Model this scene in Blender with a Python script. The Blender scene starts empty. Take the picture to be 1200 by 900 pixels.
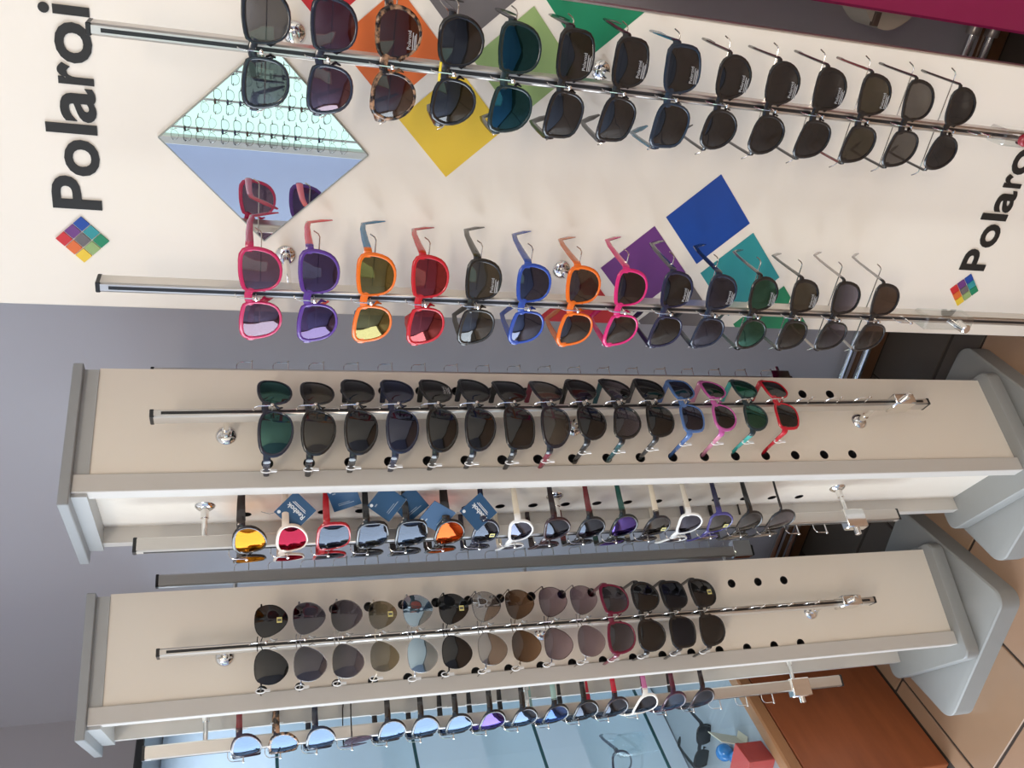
import bpy, math, random
from mathutils import Vector, Matrix
random.seed(4)
sc = bpy.context.scene
COL = sc.collection
R = math.radians
# World frame: x runs along the shop's back wall, y towards it, z up.
# ------------------------------------------------------------------ camera
F, PITCH, ROLL, HCAM = 1041.0, R(17.18), 0.0103, 1.5
cam = bpy.data.objects.new('camera', bpy.data.cameras.new('camera'))
COL.objects.link(cam)
cam.data.sensor_width = 36.0
cam.data.lens = F / 1200 * 36
cam.data.clip_start = 0.02
fh = Vector((-math.sin(R(30)), math.cos(R(30)), 0)); right = Vector((fh.y, -fh.x, 0)); zz = Vector((0, 0, 1))
cp, sp = math.cos(PITCH), math.sin(PITCH)
fwd = fh * cp - zz * sp
dn = -fh * sp - zz * cp
e_r = dn * math.cos(ROLL) + right * math.sin(ROLL)        # the picture was taken with the phone on its side
e_u = right * math.cos(ROLL) - dn * math.sin(ROLL)
M = Matrix((e_r, e_u, -fwd)).transposed().to_4x4()
M.translation = (0, 0, HCAM)
cam.matrix_world = M
sc.camera = cam
# ------------------------------------------------------------------ world, lights, exposure
w = bpy.data.worlds.new('sky'); sc.world = w; w.use_nodes = True
w.node_tree.nodes['Background'].inputs[0].default_value = (0.72, 0.86, 1.0, 1)
w.node_tree.nodes['Background'].inputs[1].default_value = 1.6
sc.view_settings.view_transform = 'Standard'; sc.view_settings.look = 'None'
sc.view_settings.gamma = 1; sc.view_settings.use_curve_mapping = False
sc.view_settings.exposure = 0.0
sc.cycles.transparent_max_bounces = 24
sc.cycles.max_bounces = 7
def area(name, loc, rot, sx, sy, power, col):
    l = bpy.data.lights.new(name, 'AREA'); l.shape = 'RECTANGLE'; l.size = sx; l.size_y = sy
    l.energy = power; l.color = col
    o = bpy.data.objects.new(name, l); COL.objects.link(o); o.location = loc; o.rotation_euler = rot
    return o
area('window_daylight', (-3.16, -0.40, 1.22), (0, R(-90), 0), 2.1, 2.2, 102, (0.84, 0.92, 1.0))
area('ceiling_lamp_warm', (0.35, -1.30, 2.66), (0, 0, 0), 1.2, 0.3, 49, (1.0, 0.87, 0.70))
area('ceiling_lamp_rear', (0.85, -0.35, 2.66), (0, 0, 0), 0.9, 0.3, 6, (1.0, 0.88, 0.72))
area('vitrine_fill', (-1.68, 1.27, 1.655), (0, 0, 0), 0.12, 0.6, 2.4, (0.8, 0.9, 1.0))  # unseen fill light added to brighten the showcase interior
for zl_ in (1.14, .885, .625): area('vitrine_fill', (-1.66, 1.27, zl_), (0, 0, 0), 0.10, 0.6, 0.4, (0.8, 0.9, 1.0))  # further added fill, one below each lower glass shelf

# ------------------------------------------------------------------ materials
MATS = {}
def newmat(name):
    m = bpy.data.materials.new(name); m.use_nodes = True
    nt = m.node_tree; nt.nodes.clear()
    out = nt.nodes.new('ShaderNodeOutputMaterial')
    return m, nt, out
def pbr(name, col, rough=0.5, metal=0.0, spec=0.5, noise=0.0, nscale=8.0, bump=0.0, bscale=200.0, coat=0.0, stretch=None):
    if name in MATS: return MATS[name]
    m, nt, out = newmat(name)
    b = nt.nodes.new('ShaderNodeBsdfPrincipled'); nt.links.new(b.outputs[0], out.inputs[0])
    b.inputs['Base Color'].default_value = (*col, 1); b.inputs['Roughness'].default_value = rough
    b.inputs['Metallic'].default_value = metal; b.inputs['Specular IOR Level'].default_value = spec
    b.inputs['Coat Weight'].default_value = coat
    if noise or bump:
        tc = nt.nodes.new('ShaderNodeTexCoord'); mp = nt.nodes.new('ShaderNodeMapping')
        nt.links.new(tc.outputs['Object'], mp.inputs[0])
        if stretch: mp.inputs['Scale'].default_value = stretch
    if noise:
        n = nt.nodes.new('ShaderNodeTexNoise'); n.inputs['Scale'].default_value = nscale; n.inputs['Detail'].default_value = 5
        nt.links.new(mp.outputs[0], n.inputs['Vector'])
        r = nt.nodes.new('ShaderNodeMix'); r.data_type = 'RGBA'
        r.inputs[6].default_value = (*[c * (1 - noise) for c in col], 1); r.inputs[7].default_value = (*[min(1, c * (1 + noise)) for c in col], 1)
        nt.links.new(n.outputs[0], r.inputs[0]); nt.links.new(r.outputs[2], b.inputs['Base Color'])
    if bump:
        n2 = nt.nodes.new('ShaderNodeTexNoise'); n2.inputs['Scale'].default_value = bscale
        nt.links.new(mp.outputs[0], n2.inputs['Vector'])
        bp = nt.nodes.new('ShaderNodeBump'); bp.inputs['Strength'].default_value = bump; bp.inputs['Distance'].default_value = 0.002
        nt.links.new(n2.outputs[0], bp.inputs['Height']); nt.links.new(bp.outputs[0], b.inputs['Normal'])
    MATS[name] = m
    return m
def emit(name, col, s):
    m, nt, out = newmat(name); e = nt.nodes.new('ShaderNodeEmission')
    e.inputs[0].default_value = (*col, 1); e.inputs[1].default_value = s
    nt.links.new(e.outputs[0], out.inputs[0]); return m
def clear(name, tint=(1, 1, 1), refl=(1, 1, 1), base=0.0, k=1.0, rough=0.02, tint2=None):
    """thin tinted sheet: tinted transmission plus a coating's reflection. tint2 = colour at the lens foot (graded lens)"""
    if name in MATS: return MATS[name]
    m, nt, out = newmat(name)
    t = nt.nodes.new('ShaderNodeBsdfTransparent'); g = nt.nodes.new('ShaderNodeBsdfGlossy')
    t.inputs[0].default_value = (*tint, 1); g.inputs[0].default_value = (*refl, 1); g.inputs['Roughness'].default_value = rough
    if tint2:
        tc = nt.nodes.new('ShaderNodeTexCoord'); sx = nt.nodes.new('ShaderNodeSeparateXYZ'); mx = nt.nodes.new('ShaderNodeMix'); mx.data_type = 'RGBA'
        nt.links.new(tc.outputs['Generated'], sx.inputs[0]); nt.links.new(sx.outputs[2], mx.inputs[0])
        mx.inputs[6].default_value = (*tint2, 1); mx.inputs[7].default_value = (*tint, 1)
        nt.links.new(mx.outputs[2], t.inputs[0])
    f = nt.nodes.new('ShaderNodeFresnel'); f.inputs[0].default_value = 1.5
    ma = nt.nodes.new('ShaderNodeMath'); ma.operation = 'MULTIPLY_ADD'; ma.use_clamp = True
    ma.inputs[1].default_value = k; ma.inputs[2].default_value = base
    nt.links.new(f.outputs[0], ma.inputs[0])
    mix = nt.nodes.new('ShaderNodeMixShader')
    ge_ = nt.nodes.new('ShaderNodeNewGeometry'); inv = nt.nodes.new('ShaderNodeMath'); inv.operation = 'SUBTRACT'; inv.inputs[0].default_value = 1
    nt.links.new(ge_.outputs['Backfacing'], inv.inputs[1]); mu = nt.nodes.new('ShaderNodeMath'); mu.operation = 'MULTIPLY'
    nt.links.new(ma.outputs[0], mu.inputs[0]); nt.links.new(inv.outputs[0], mu.inputs[1])     # the far face of a thin sheet does not mirror again
    nt.links.new(mu.outputs[0], mix.inputs[0]); nt.links.new(t.outputs[0], mix.inputs[1]); nt.links.new(g.outputs[0], mix.inputs[2])
    nt.links.new(mix.outputs[0], out.inputs[0]); MATS[name] = m
    return m
def tortoise():
    if 'tortoise' in MATS: return MATS['tortoise']
    m = pbr('tortoise', (0.05, 0.02, 0.01), 0.15, noise=0.01)
    nt = m.node_tree
    n = [x for x in nt.nodes if x.type == 'TEX_NOISE'][0]; n.inputs['Scale'].default_value = 120
    b = [x for x in nt.nodes if x.type == 'BSDF_PRINCIPLED'][0]
    cr = nt.nodes.new('ShaderNodeValToRGB'); cr.color_ramp.elements[0].position = 0.45; cr.color_ramp.elements[1].position = 0.62
    cr.color_ramp.elements[0].color = (0.012, 0.008, 0.007, 1); cr.color_ramp.elements[1].color = (0.36, 0.2, 0.11, 1)
    nt.links.new(n.outputs[0], cr.inputs[0]); nt.links.new(cr.outputs[0], b.inputs['Base Color'])
    return m
WHITE = pbr('white_laminate', (0.80, 0.73, 0.635), 0.42, noise=0.02, nscale=3)
PANELW = pbr('white_board', (0.87, 0.80, 0.705), 0.4, noise=0.02, nscale=2)
GREYL = pbr('grey_laminate', (0.40, 0.405, 0.40), 0.45, noise=0.03)
GREYM = pbr('grey_metal_paint', (0.30, 0.31, 0.315), 0.4, noise=0.02)
EDGE = pbr('edge_band', (0.56, 0.53, 0.49), 0.5, noise=0.02)
BASEM = pbr('base_paint', (0.275, 0.28, 0.272), 0.42, noise=0.03)
ALU = pbr('brushed_aluminium', (0.66, 0.63, 0.59), 0.33, metal=0.9, noise=0.05, nscale=60, stretch=(40, 40, 0.6))
CHROME = pbr('chrome', (0.82, 0.81, 0.79), 0.08, metal=1)
STEEL = pbr('steel_wire', (0.62, 0.60, 0.57), 0.18, metal=1)
BLACK = pbr('black_plastic', (0.012, 0.012, 0.013), 0.35)
WALLM = pbr('wall_paint', (0.45, 0.43, 0.462), 0.8, noise=0.03, nscale=1.5, bump=0.06, bscale=350)
WHITEP = pbr('white_plastic', (0.85, 0.85, 0.84), 0.35)
MIRROR = pbr('mirror_glass', (0.90, 0.93, 0.92), 0.005, metal=1)
GLASS = clear('clear_glass', (0.95, 0.975, 0.98), k=1.0)
ACRYL = clear('acrylic', (0.88, 0.9, 0.9), k=1.2, base=0.05)

# ------------------------------------------------------------------ mesh helpers
class MB:
    def __init__(s): s.v = []; s.f = []; s.mi = []
    def add(s, vs, fs, mi=0):
        o = len(s.v); s.v += [tuple(v) for v in vs]; s.f += [tuple(i + o for i in f) for f in fs]; s.mi += [mi] * len(fs); return s
    def box(s, x0, x1, y0, y1, z0, z1, b=0.0, mi=0):
        if b <= 0:
            vs = [(x, y, z) for x in (x0, x1) for y in (y0, y1) for z in (z0, z1)]
            return s.add(vs, [(0, 1, 3, 2), (4, 6, 7, 5), (0, 4, 5, 1), (2, 3, 7, 6), (0, 2, 6, 4), (1, 5, 7, 3)], mi)
        vs = []; idx = {}
        for i, x in enumerate((x0, x1)):
            for j, y in enumerate((y0, y1)):
                for k, z in enumerate((z0, z1)):
                    dx, dy, dz = (b, -b)[i], (b, -b)[j], (b, -b)[k]
                    for a, p in enumerate(((x, y + dy, z + dz), (x + dx, y, z + dz), (x + dx, y + dy, z))):
                        idx[(i, j, k, a)] = len(vs); vs.append(p)
        g = lambda i, j, k, a: idx[(i, j, k, a)]
        fs = []
        for i in (0, 1): fs.append([g(i, 0, 0, 0), g(i, 1, 0, 0), g(i, 1, 1, 0), g(i, 0, 1, 0)])
        for j in (0, 1): fs.append([g(0, j, 0, 1), g(1, j, 0, 1), g(1, j, 1, 1), g(0, j, 1, 1)])
        for k in (0, 1): fs.append([g(0, 0, k, 2), g(1, 0, k, 2), g(1, 1, k, 2), g(0, 1, k, 2)])
        for j in (0, 1):
            for k in (0, 1): fs.append([g(0, j, k, 1), g(1, j, k, 1), g(1, j, k, 2), g(0, j, k, 2)])
        for i in (0, 1):
            for k in (0, 1): fs.append([g(i, 0, k, 0), g(i, 1, k, 0), g(i, 1, k, 2), g(i, 0, k, 2)])
        for i in (0, 1):
            for j in (0, 1): fs.append([g(i, j, 0, 0), g(i, j, 1, 0), g(i, j, 1, 1), g(i, j, 0, 1)])
        for i in (0, 1):
            for j in (0, 1):
                for k in (0, 1): fs.append([g(i, j, k, 0), g(i, j, k, 1), g(i, j, k, 2)])
        return s.add(vs, fs, mi)
    def tube(s, path, ra, rb=None, n=8, up=(0, 0, 1), caps=True, mi=0):
        """sweep an ellipse: ra across, rb along 'up'; scalars or one value per point"""
        P = [Vector(p) for p in path]; m = len(P); rb = ra if rb is None else rb
        RA = ra if isinstance(ra, (list, tuple)) else [ra] * m; RB = rb if isinstance(rb, (list, tuple)) else [rb] * m
        up = Vector(up); vs = []
        for i, p in enumerate(P):
            t = (P[min(i + 1, m - 1)] - P[max(i - 1, 0)]).normalized()
            a = t.cross(up)
            if a.length < 1e-4: a = t.cross(Vector((1, 0, 0.01)))
            a.normalize(); b = a.cross(t).normalized()
            for k in range(n):
                q = 2 * math.pi * (k + 0.5) / n
                vs.append(p + a * (RA[i] * math.cos(q)) + b * (RB[i] * math.sin(q)))
        fs = []
        for i in range(m - 1):
            for k in range(n):
                fs.append((i * n + k, i * n + (k + 1) % n, (i + 1) * n + (k + 1) % n, (i + 1) * n + k))
        if caps: fs += [tuple(range(n))[::-1], tuple(range((m - 1) * n, m * n))]
        return s.add(vs, fs, mi)
    def lathe(s, prof, axis_o=(0, 0, 0), axis=(0, 0, 1), n=16, mi=0):
        ax = Vector(axis).normalized(); a = ax.orthogonal().normalized(); b = ax.cross(a); o = Vector(axis_o); vs = []
        for r, h in prof:
            for k in range(n):
                q = 2 * math.pi * k / n; vs.append(o + ax * h + a * (r * math.cos(q)) + b * (r * math.sin(q)))
        m = len(prof)
        fs = [(i * n + k, i * n + (k + 1) % n, (i + 1) * n + (k + 1) % n, (i + 1) * n + k) for i in range(m - 1) for k in range(n)]
        fs += [tuple(range(n))[::-1], tuple(range((m - 1) * n, m * n))]
        return s.add(vs, fs, mi)
    def prism(s, poly, y0, y1, mi=0):
        """polygon in x-z given thickness along y"""
        n = len(poly); vs = [(x, y0, z) for x, z in poly] + [(x, y1, z) for x, z in poly]
        fs = [tuple(range(n)), tuple(range(n, 2 * n))[::-1]] + [(k, (k + 1) % n, n + (k + 1) % n, n + k) for k in range(n)]
        return s.add(vs, fs, mi)
    def mesh(s, name, mats, smooth=None):
        me = bpy.data.meshes.new(name); me.from_pydata(s.v, [], s.f)
        for m in (mats if isinstance(mats, (list, tuple)) else [mats]): me.materials.append(m)
        if any(s.mi): me.polygons.foreach_set('material_index', s.mi)
        import bmesh
        bm = bmesh.new(); bm.from_mesh(me); bmesh.ops.recalc_face_normals(bm, faces=bm.faces)
        if smooth:
            for f in bm.faces: f.smooth = True
            for e in bm.edges:
                if len(e.link_faces) == 2 and e.calc_face_angle(0) > R(smooth): e.smooth = False
        bm.to_mesh(me); bm.free(); me.update()
        return me
def link(name, data, parent=None, loc=(0, 0, 0), rot=(0, 0, 0)):
    o = bpy.data.objects.new(name, data); COL.objects.link(o); o.location = loc; o.rotation_euler = rot
    if parent: o.parent = parent
    return o
def thing(name, label, cat, loc=(0, 0, 0), rot=(0, 0, 0), group=None):
    o = link(name, None, None, loc, rot); o['label'] = label; o['category'] = cat; o.empty_display_size = 0.02
    if group: o['group'] = group
    return o
def tag(o, label, cat, group=None):
    o['label'] = label; o['category'] = cat
    if group: o['group'] = group
    return o
def struct(name, mb, mat, smooth=None):
    o = link(name, mb.mesh(name, mat, smooth)); o['kind'] = 'structure'; return o
def text_mesh(txt, size=1.0, extrude=0.0, offset=0.0):
    cu = bpy.data.curves.new('lettering', 'FONT'); cu.body = txt; cu.size = size; cu.extrude = extrude; cu.offset = offset; cu.resolution_u = 4
    o = bpy.data.objects.new('lettering', cu); COL.objects.link(o)
    dg = bpy.context.evaluated_depsgraph_get(); me = bpy.data.meshes.new_from_object(o.evaluated_get(dg))
    bpy.data.objects.remove(o); return me
def bounds(me):
    xs = [v.co.x for v in me.vertices]; ys = [v.co.y for v in me.vertices]
    return min(xs), max(xs), min(ys), max(ys)

# ------------------------------------------------------------------ room shell
BACK, LEFT, RIGHT, REAR, TOP = 1.62, -1.88, 1.5, -1.62, 2.7
FRONT = -3.2
mb = MB().box(FRONT - .1, RIGHT + .1, BACK, BACK + .1, 0, TOP); struct('wall_back', mb, WALLM)
struct('wall_partition', MB().box(LEFT - .1, LEFT, .93, BACK, 0, TOP), WALLM)
mb = MB()
for b in ((REAR, -1.55, 0, TOP), (0.75, BACK, 0, TOP), (-1.55, 0.75, 0, 0.12), (-1.55, 0.75, 2.45, TOP)):
    mb.box(FRONT - .1, FRONT, *b)
struct('wall_left', mb, pbr('shopfront_paint', (0.6, 0.58, 0.55), 0.8, noise=0.03))
struct('wall_right', MB().box(RIGHT, RIGHT + .1, REAR, BACK, 0, TOP), pbr('right_wall_paint', (0.62, 0.58, 0.52), 0.8, noise=0.03))
struct('wall_rear', MB().box(FRONT - .1, RIGHT + .1, REAR - .1, REAR, 0, TOP), pbr('rear_wall_paint', (0.31, 0.36, 0.51), 0.8, noise=0.03))
struct('ceiling', MB().box(FRONT - .1, RIGHT + .1, REAR - .1, BACK + .1, TOP, TOP + .1), pbr('ceiling_paint', (0.8, 0.79, 0.77), 0.8))
# shop window in the left wall
wf = MB()
for b in ((-1.55, .75, .12, .18), (-1.55, .75, 2.39, 2.45), (-1.55, -1.49, .18, 2.39), (.69, .75, .18, 2.39), (-.43, -.37, .18, 2.39)):
    wf.box(FRONT - .08, FRONT - .02, *b, b=0.004)
wo = struct('window_1', wf, WHITEP)
for y0, y1 in ((-1.49, -.43), (-.37, .69)):
    link('pane', MB().box(FRONT - .054, FRONT - .048, y0, y1, .18, 2.39).mesh('pane', GLASS), wo)
# skirting board
struct('baseboard_back', MB().box(LEFT, RIGHT, BACK - .014, BACK, 0.0, 0.06, b=.003), pbr('skirting_wood', (0.13, 0.055, 0.02), 0.4, noise=0.25, nscale=12, stretch=(1, 8, 8)))
# floor: grout bed with one object per tile
floor = struct('floor', MB().box(FRONT - .1, RIGHT + .1, REAR - .1, BACK + .1, -0.05, -0.003), pbr('grout', (0.045, 0.032, 0.026), 0.9, noise=0.2, nscale=80))
TILE = 0.283
tm = [pbr('tile_%d' % i, c, 0.28, noise=0.10, nscale=9, bump=0.05, bscale=60) for i, c in enumerate(((0.31, 0.195, 0.122), (0.33, 0.205, 0.132), (0.29, 0.185, 0.115)))]
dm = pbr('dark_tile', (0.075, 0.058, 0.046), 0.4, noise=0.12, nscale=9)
def tile_mesh(x, y, m): return MB().box(0, x, 0, y, -0.006, 0, b=0.0015).mesh('tile', m)
full = [tile_mesh(TILE - .006, TILE - .006, m) for m in tm]
cut = tile_mesh(0.0385, TILE - .006, tm[0])
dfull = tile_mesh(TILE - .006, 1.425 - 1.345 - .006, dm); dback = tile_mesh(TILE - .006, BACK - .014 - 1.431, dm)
light_s = [tile_mesh(TILE - .006, 1.345 - 1.153 - .003, m) for m in tm]
xs = [-1.454 + i * TILE for i in range(0, 11)]
for i in range(1, 7):
    for j in range(1, 10):
        if 1.15 - j * TILE < .7 and 1.15 - j * TILE > REAR: link('tile', full[(i + j) % 3], floor, (-1.497 - i * TILE + .003, 1.15 - j * TILE + .003, 0))
ys = [1.15 - j * TILE for j in range(1, 10)]
for i, x in enumerate(xs):
    if x + TILE > RIGHT + .1: continue
    for y in ys:
        if y < REAR - .1: continue
        link('tile', random.choice(full), floor, (x + .003, y + .003, 0))
    link('tile', random.choice(light_s), floor, (x + .003, 1.153, 0))
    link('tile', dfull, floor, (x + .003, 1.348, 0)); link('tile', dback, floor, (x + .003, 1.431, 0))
for y in ys + [1.15]:
    if 0.2 < y < 1.3: link('tile', cut, floor, (-1.4955, y + .003, 0))

# ------------------------------------------------------------------ heating pipes along the back wall
pm = pbr('pipe_chrome', (0.72, 0.74, 0.74), 0.14, metal=1)
for z, lab in ((0.103, 'upper chrome pipe of the pair running along the skirting'), (0.058, 'lower chrome pipe of the pair running along the skirting')):
    t = thing('pipe', lab, 'pipe', (0, 1.59, z), group='chrome pipes along the back wall')
    link('tube', MB().tube([(-1.84, 0, 0), (-.075, 0, 0)], 0.0085, n=14, up=(0, 0, 1)).mesh('tube', pm, 40), t)
    link('fitting', MB().lathe([(.013, 0), (.014, .004), (.014, .022), (.011, .028), (.0, .028)], (-.100, 0, 0), (1, 0, 0), 12).mesh('fitting', pbr('dull_nickel', (0.5, 0.45, 0.42), 0.35, metal=0.7), 40), t)
    for x in (-1.6, -1.0, -0.35):
        link('bracket', MB().box(x - .006, x + .006, .0, .03, -.004, .004).mesh('bracket', GREYM), t)
# magenta unit at the right of the pipes
t = thing('magenta_cabinet', 'magenta cabinet end at the photo\'s top right corner', 'cabinet', (-0.070, 1.30, 0))
mag = pbr('magenta_laminate', (0.30, 0.012, 0.085), 0.4, noise=0.05)
link('carcass', MB().box(0, 0.9, 0.0, 0.32, 0.0, 0.9, b=.004).mesh('carcass', mag), t)
link('worktop', MB().box(-.0, 0.92, -.0, 0.32, .9, .93, b=.003).mesh('worktop', mag), t)
# beige hinge fitting on its left side
t = thing('beige_wall_fitting', 'beige plastic fitting with a rounded flap beside the magenta cabinet', 'fitting', (-0.071, 1.47, 0.45))
bg = pbr('beige_plastic', (0.56, 0.49, 0.39), 0.5)
prof = [(0, -.07)] + [(-.034 * math.sin(math.pi * k / 10) ** .8, -.07 + .105 * k / 10) for k in range(1, 10)] + [(0, .035)]
link('flap', MB().prism([(x, z) for x, z in prof], -.045, .03).mesh('flap', bg, 50), t)
link('plate', MB().box(-.006, 0, -.06, .05, -.05, .085, b=.002).mesh('plate', bg), t)
link('latch', MB().box(-.03, -.004, -.05, -.04, .0, .012, b=.001).mesh('latch', pbr('latch_brown', (0.12, 0.08, 0.06), 0.5)), t)

# ------------------------------------------------------------------ glass vitrine on wooden base (left wall)
FX = -1.496; V0, V1 = 0.95, 1.60
t = thing('glass_vitrine', 'glass showcase with glass shelves on a reddish wooden base', 'showcase', (0, 0, 0))
wood = pbr('cherry_wood', (0.30, 0.088, 0.032), 0.38, noise=0.28, nscale=5, stretch=(1, 1.5, 9))
wood2 = pbr('light_wood_moulding', (0.36, 0.17, 0.075), 0.4, noise=0.2, nscale=6, stretch=(9, 1, 9))
b = link('base_cabinet', MB().box(LEFT, FX - .018, V0, V1, 0.0, 0.355).mesh('base_cabinet', wood), t)
for y0, y1 in ((V0, V1),):
    link('door', MB().box(FX - .018, FX, y0, y1, 0.004, 0.352, b=.002).mesh('door', wood), b)
link('moulding', MB().box(FX - .03, FX + .004, V0, V1, 0.356, 0.388, b=.004).mesh('moulding', wood2), t)
link('deck', MB().box(LEFT, FX - .03, V0, V1, 0.356, 0.380).mesh('deck', pbr('deck_grey', (0.30, 0.33, 0.36), 0.4)), t)
link('glass_front', MB().box(FX - .008, FX - .002, V0, V1, .388, 1.66).mesh('glass_front', GLASS), t)
link('top_frame', MB().box(LEFT, FX + .001, V0, V1, 1.661, 1.676, b=.002).mesh('top_frame', BLACK), t)
link('end_board', MB().box(LEFT, FX - .01, V1 - .006, V1, .388, 1.66).mesh('end_board', pbr('pale_blue_board', (0.62, 0.69, 0.78), 0.35)), t)
link('back_board', MB().box(LEFT + .001, LEFT + .012, V0, V1 - .007, .385, 1.66).mesh('back_board', pbr('pale_blue_board', (0.62, 0.69, 0.78), 0.35)), t)
gs = clear('shelf_glass', (0.93, 0.975, 0.98), k=1.0, base=0.02)
ge = pbr('glass_edge_teal', (0.015, 0.085, 0.10), 0.15)
for z in (0.637, 0.895, 1.153, 1.42):
    s = link('glass_shelf', MB().box(LEFT + .012, FX - .02, V0, V1 - .007, z - .003, z + .003).mesh('glass_shelf', gs), t)
    link('shelf_edge', MB().box(FX - .02, FX - .018, V0, V1 - .007, z - .0032, z + .0032).mesh('shelf_edge', ge), s)
# ------------------------------------------------------------------ spectacles, built one by one
STY = {
 'way': [(.03, .34), (.25, .46), (.6, .5), (.94, .44), (1.0, .12), (.88, -.3), (.6, -.5), (.25, -.46), (.06, -.2)],
 'round': [(.02, .28), (.2, .455), (.5, .5), (.84, .46), (1.0, .14), (.92, -.24), (.66, -.49), (.33, -.48), (.08, -.2)],
 'avi': [(.02, .2), (.2, .44), (.55, .5), (.88, .42), (1.0, .12), (.95, -.2), (.72, -.46), (.46, -.49), (.18, -.24)],
 'rect': [(.0, .3), (.2, .47), (.6, .5), (.95, .44), (1.0, .05), (.93, -.36), (.6, -.5), (.25, -.48), (.05, -.22)],
 'wrap': [(.0, .22), (.2, .44), (.55, .5), (.9, .42), (1.0, .15), (.93, -.18), (.68, -.44), (.36, -.5), (.1, -.32)],
 'cat': [(.04, .2), (.25, .38), (.6, .47), (.92, .5), (1.0, .22), (.92, -.2), (.62, -.5), (.28, -.46), (.06, -.2)],
}
def outline(style, W, H, n=26):
    P = STY[style]; m = len(P); out = []
    for k in range(n):
        u = k / n * m; i = int(u); f = u - i
        p0, p1, p2, p3 = (P[(i + d - 1) % m] for d in range(4))
        q = []
        for a in (0, 1):
            q.append(.5 * (2 * p1[a] + (p2[a] - p0[a]) * f + (2 * p0[a] - 5 * p1[a] + 4 * p2[a] - p3[a]) * f * f + (3 * p1[a] - p0[a] - 3 * p2[a] + p3[a]) * f ** 3))
        out.append((q[0] * W, q[1] * H))
    return out
def plast(c, rough=0.18): return pbr('plastic_%.3f_%.3f_%.3f' % c, c, rough, coat=0.3)
LOOP = None; DECAL = None
def sunglasses(label, group, style='way', W=.052, H=.043, gap=.018, rim=.0035, c=1.3, frame=(.01, .01, .011), temple=None, lens=None, metal=False, rimless=False,
               tl=.095, tip=.035, th=.0055, tipcol=None, splay=0.0, droop=.018, decal=None, loop=False, fm=None, name='sunglasses', gloss=0.18, d_brow=False):
    """root empty at the bridge, local -y looks out of the rack"""
    t = thing(name, label, 'sunglasses' if name == 'sunglasses' else 'spectacles', group=group)
    fmat = fm or (pbr('gold_%.2f_%.2f_%.2f' % frame, frame, 0.2, metal=1) if metal else plast(frame, gloss))
    tmat = fmat if temple is None else plast(temple, gloss)
    O = outline(style, W, H); n = len(O); zc = -.32 * H + .004
    x0 = gap / 2
    Y = lambda x, z: c * x * x - z * .06
    thick = .0012 if metal else .0042
    mb = MB()
    cx, cz = W * .5, 0
    if not rimless:
        rr = .0011 if metal else rim
        for sgn in (-1, 1):
            loops = []
            for q, (off, dy) in enumerate(((0, .3), (0, -.3), (.35, -.5), (.8, -.42), (1, 0), (.8, .42), (.35, .5))):
                row = []
                for k, (x, z) in enumerate(O):
                    xa, za = O[k - 1]; xb, zb = O[(k + 1) % n]
                    nx, nz = zb - za, -(xb - xa); l = math.hypot(nx, nz) or 1; nx /= l; nz /= l
                    if nx * (x - cx) + nz * (z - cz) < 0: nx, nz = -nx, -nz
                    e = rr * (1 + (0 if metal else .55 * max(0, nz) + .35 * max(0, nx)))
                    xx, z2 = x + nx * e * off, z + nz * e * off
                    X = sgn * (x0 + xx); row.append((X, Y(X, z2) + thick * dy, z2 + zc))
                loops.append(row)
            vs = [p for r_ in loops for p in r_]; m = len(loops)
            fs = [(a * n + k, a * n + (k + 1) % n, ((a + 1) % m) * n + (k + 1) % n, ((a + 1) % m) * n + k) for a in range(m) for k in range(n)]
            mb.add(vs, fs)
    # bridge
    def br(z0, zmid, ra, rb, n=8):
        pts = []
        for k in range(7):
            u = -1 + k / 3; x = u * (x0 + .003); pts.append((x, Y(x, 0) - .001 * (1 - u * u), z0 + (zmid - z0) * (1 - u * u)))
        mb.tube(pts, ra, rb, n=n)
    if metal or rimless:
        br(.0, .004, .0008, .0008, 6)
        if metal and style == 'avi': br(.0085, .0095, .0008, .0008, 6)
    else:
        br(.002, .0055, .0019, .0052)
    # end pieces
    hx = x0 + W + (.0035 if metal or rimless else rim * 1.5 + .0015); hz = zc + H * .3; hy = Y(hx, 0) + .006
    for sgn in (-1, 1):
        ra, rb = (.0009, .0014) if metal or rimless else (.0019, min(th, .0065))
        a = sgn * (x0 + W * .96)
        mb.tube([(a, Y(a, 0), hz), (sgn * (hx - .001), Y(hx, 0) + .0005, hz), (sgn * hx, hy - .002, hz), (sgn * hx, hy + .002, hz)], ra, rb, n=8)
    link('frame_front', mb.mesh('frame_front', fmat, 50), t)
    # nose pads
    nb = MB()
    for sgn in (-1, 1):
        nb.tube([(sgn * (x0 - .001), Y(x0, 0) + .001, zc + .002), (sgn * (x0 - .0035), .007, zc - .004), (sgn * (x0 - .001), .008, zc - .01)], [.001, .0022, .001], [.001, .003, .001], n=6)
    link('nose_pads', nb.mesh('nose_pads', plast((.5, .5, .48)) if metal or rimless else fmat, 60), t)
    # lenses
    for sgn in (-1, 1):
        lb = MB(); vs = []; rings = (1.0, .7, .35)
        for side in (-.0007, .0007):
            for s in rings:
                for x, z in O:
                    xx, z2 = cx + (x - cx) * s, z * s; X = sgn * (x0 + xx)
                    bulge = -.0022 * (1 - s * s); vs.append((X, Y(X, z2) + side + bulge, z2 + zc))
            X = sgn * (x0 + cx); vs.append((X, Y(X, 0) + side - .0022, zc))
        m = 3 * n + 1; fs = []
        for sd in (0, 1):
            o = sd * m
            for a in range(2):
                for k in range(n): fs.append((o + a * n + k, o + a * n + (k + 1) % n, o + (a + 1) * n + (k + 1) % n, o + (a + 1) * n + k))
            for k in range(n): fs.append((o + 2 * n + k, o + 2 * n + (k + 1) % n, o + 3 * n))
        for k in range(n): fs.append((k, (k + 1) % n, m + (k + 1) % n, m + k))
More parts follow.
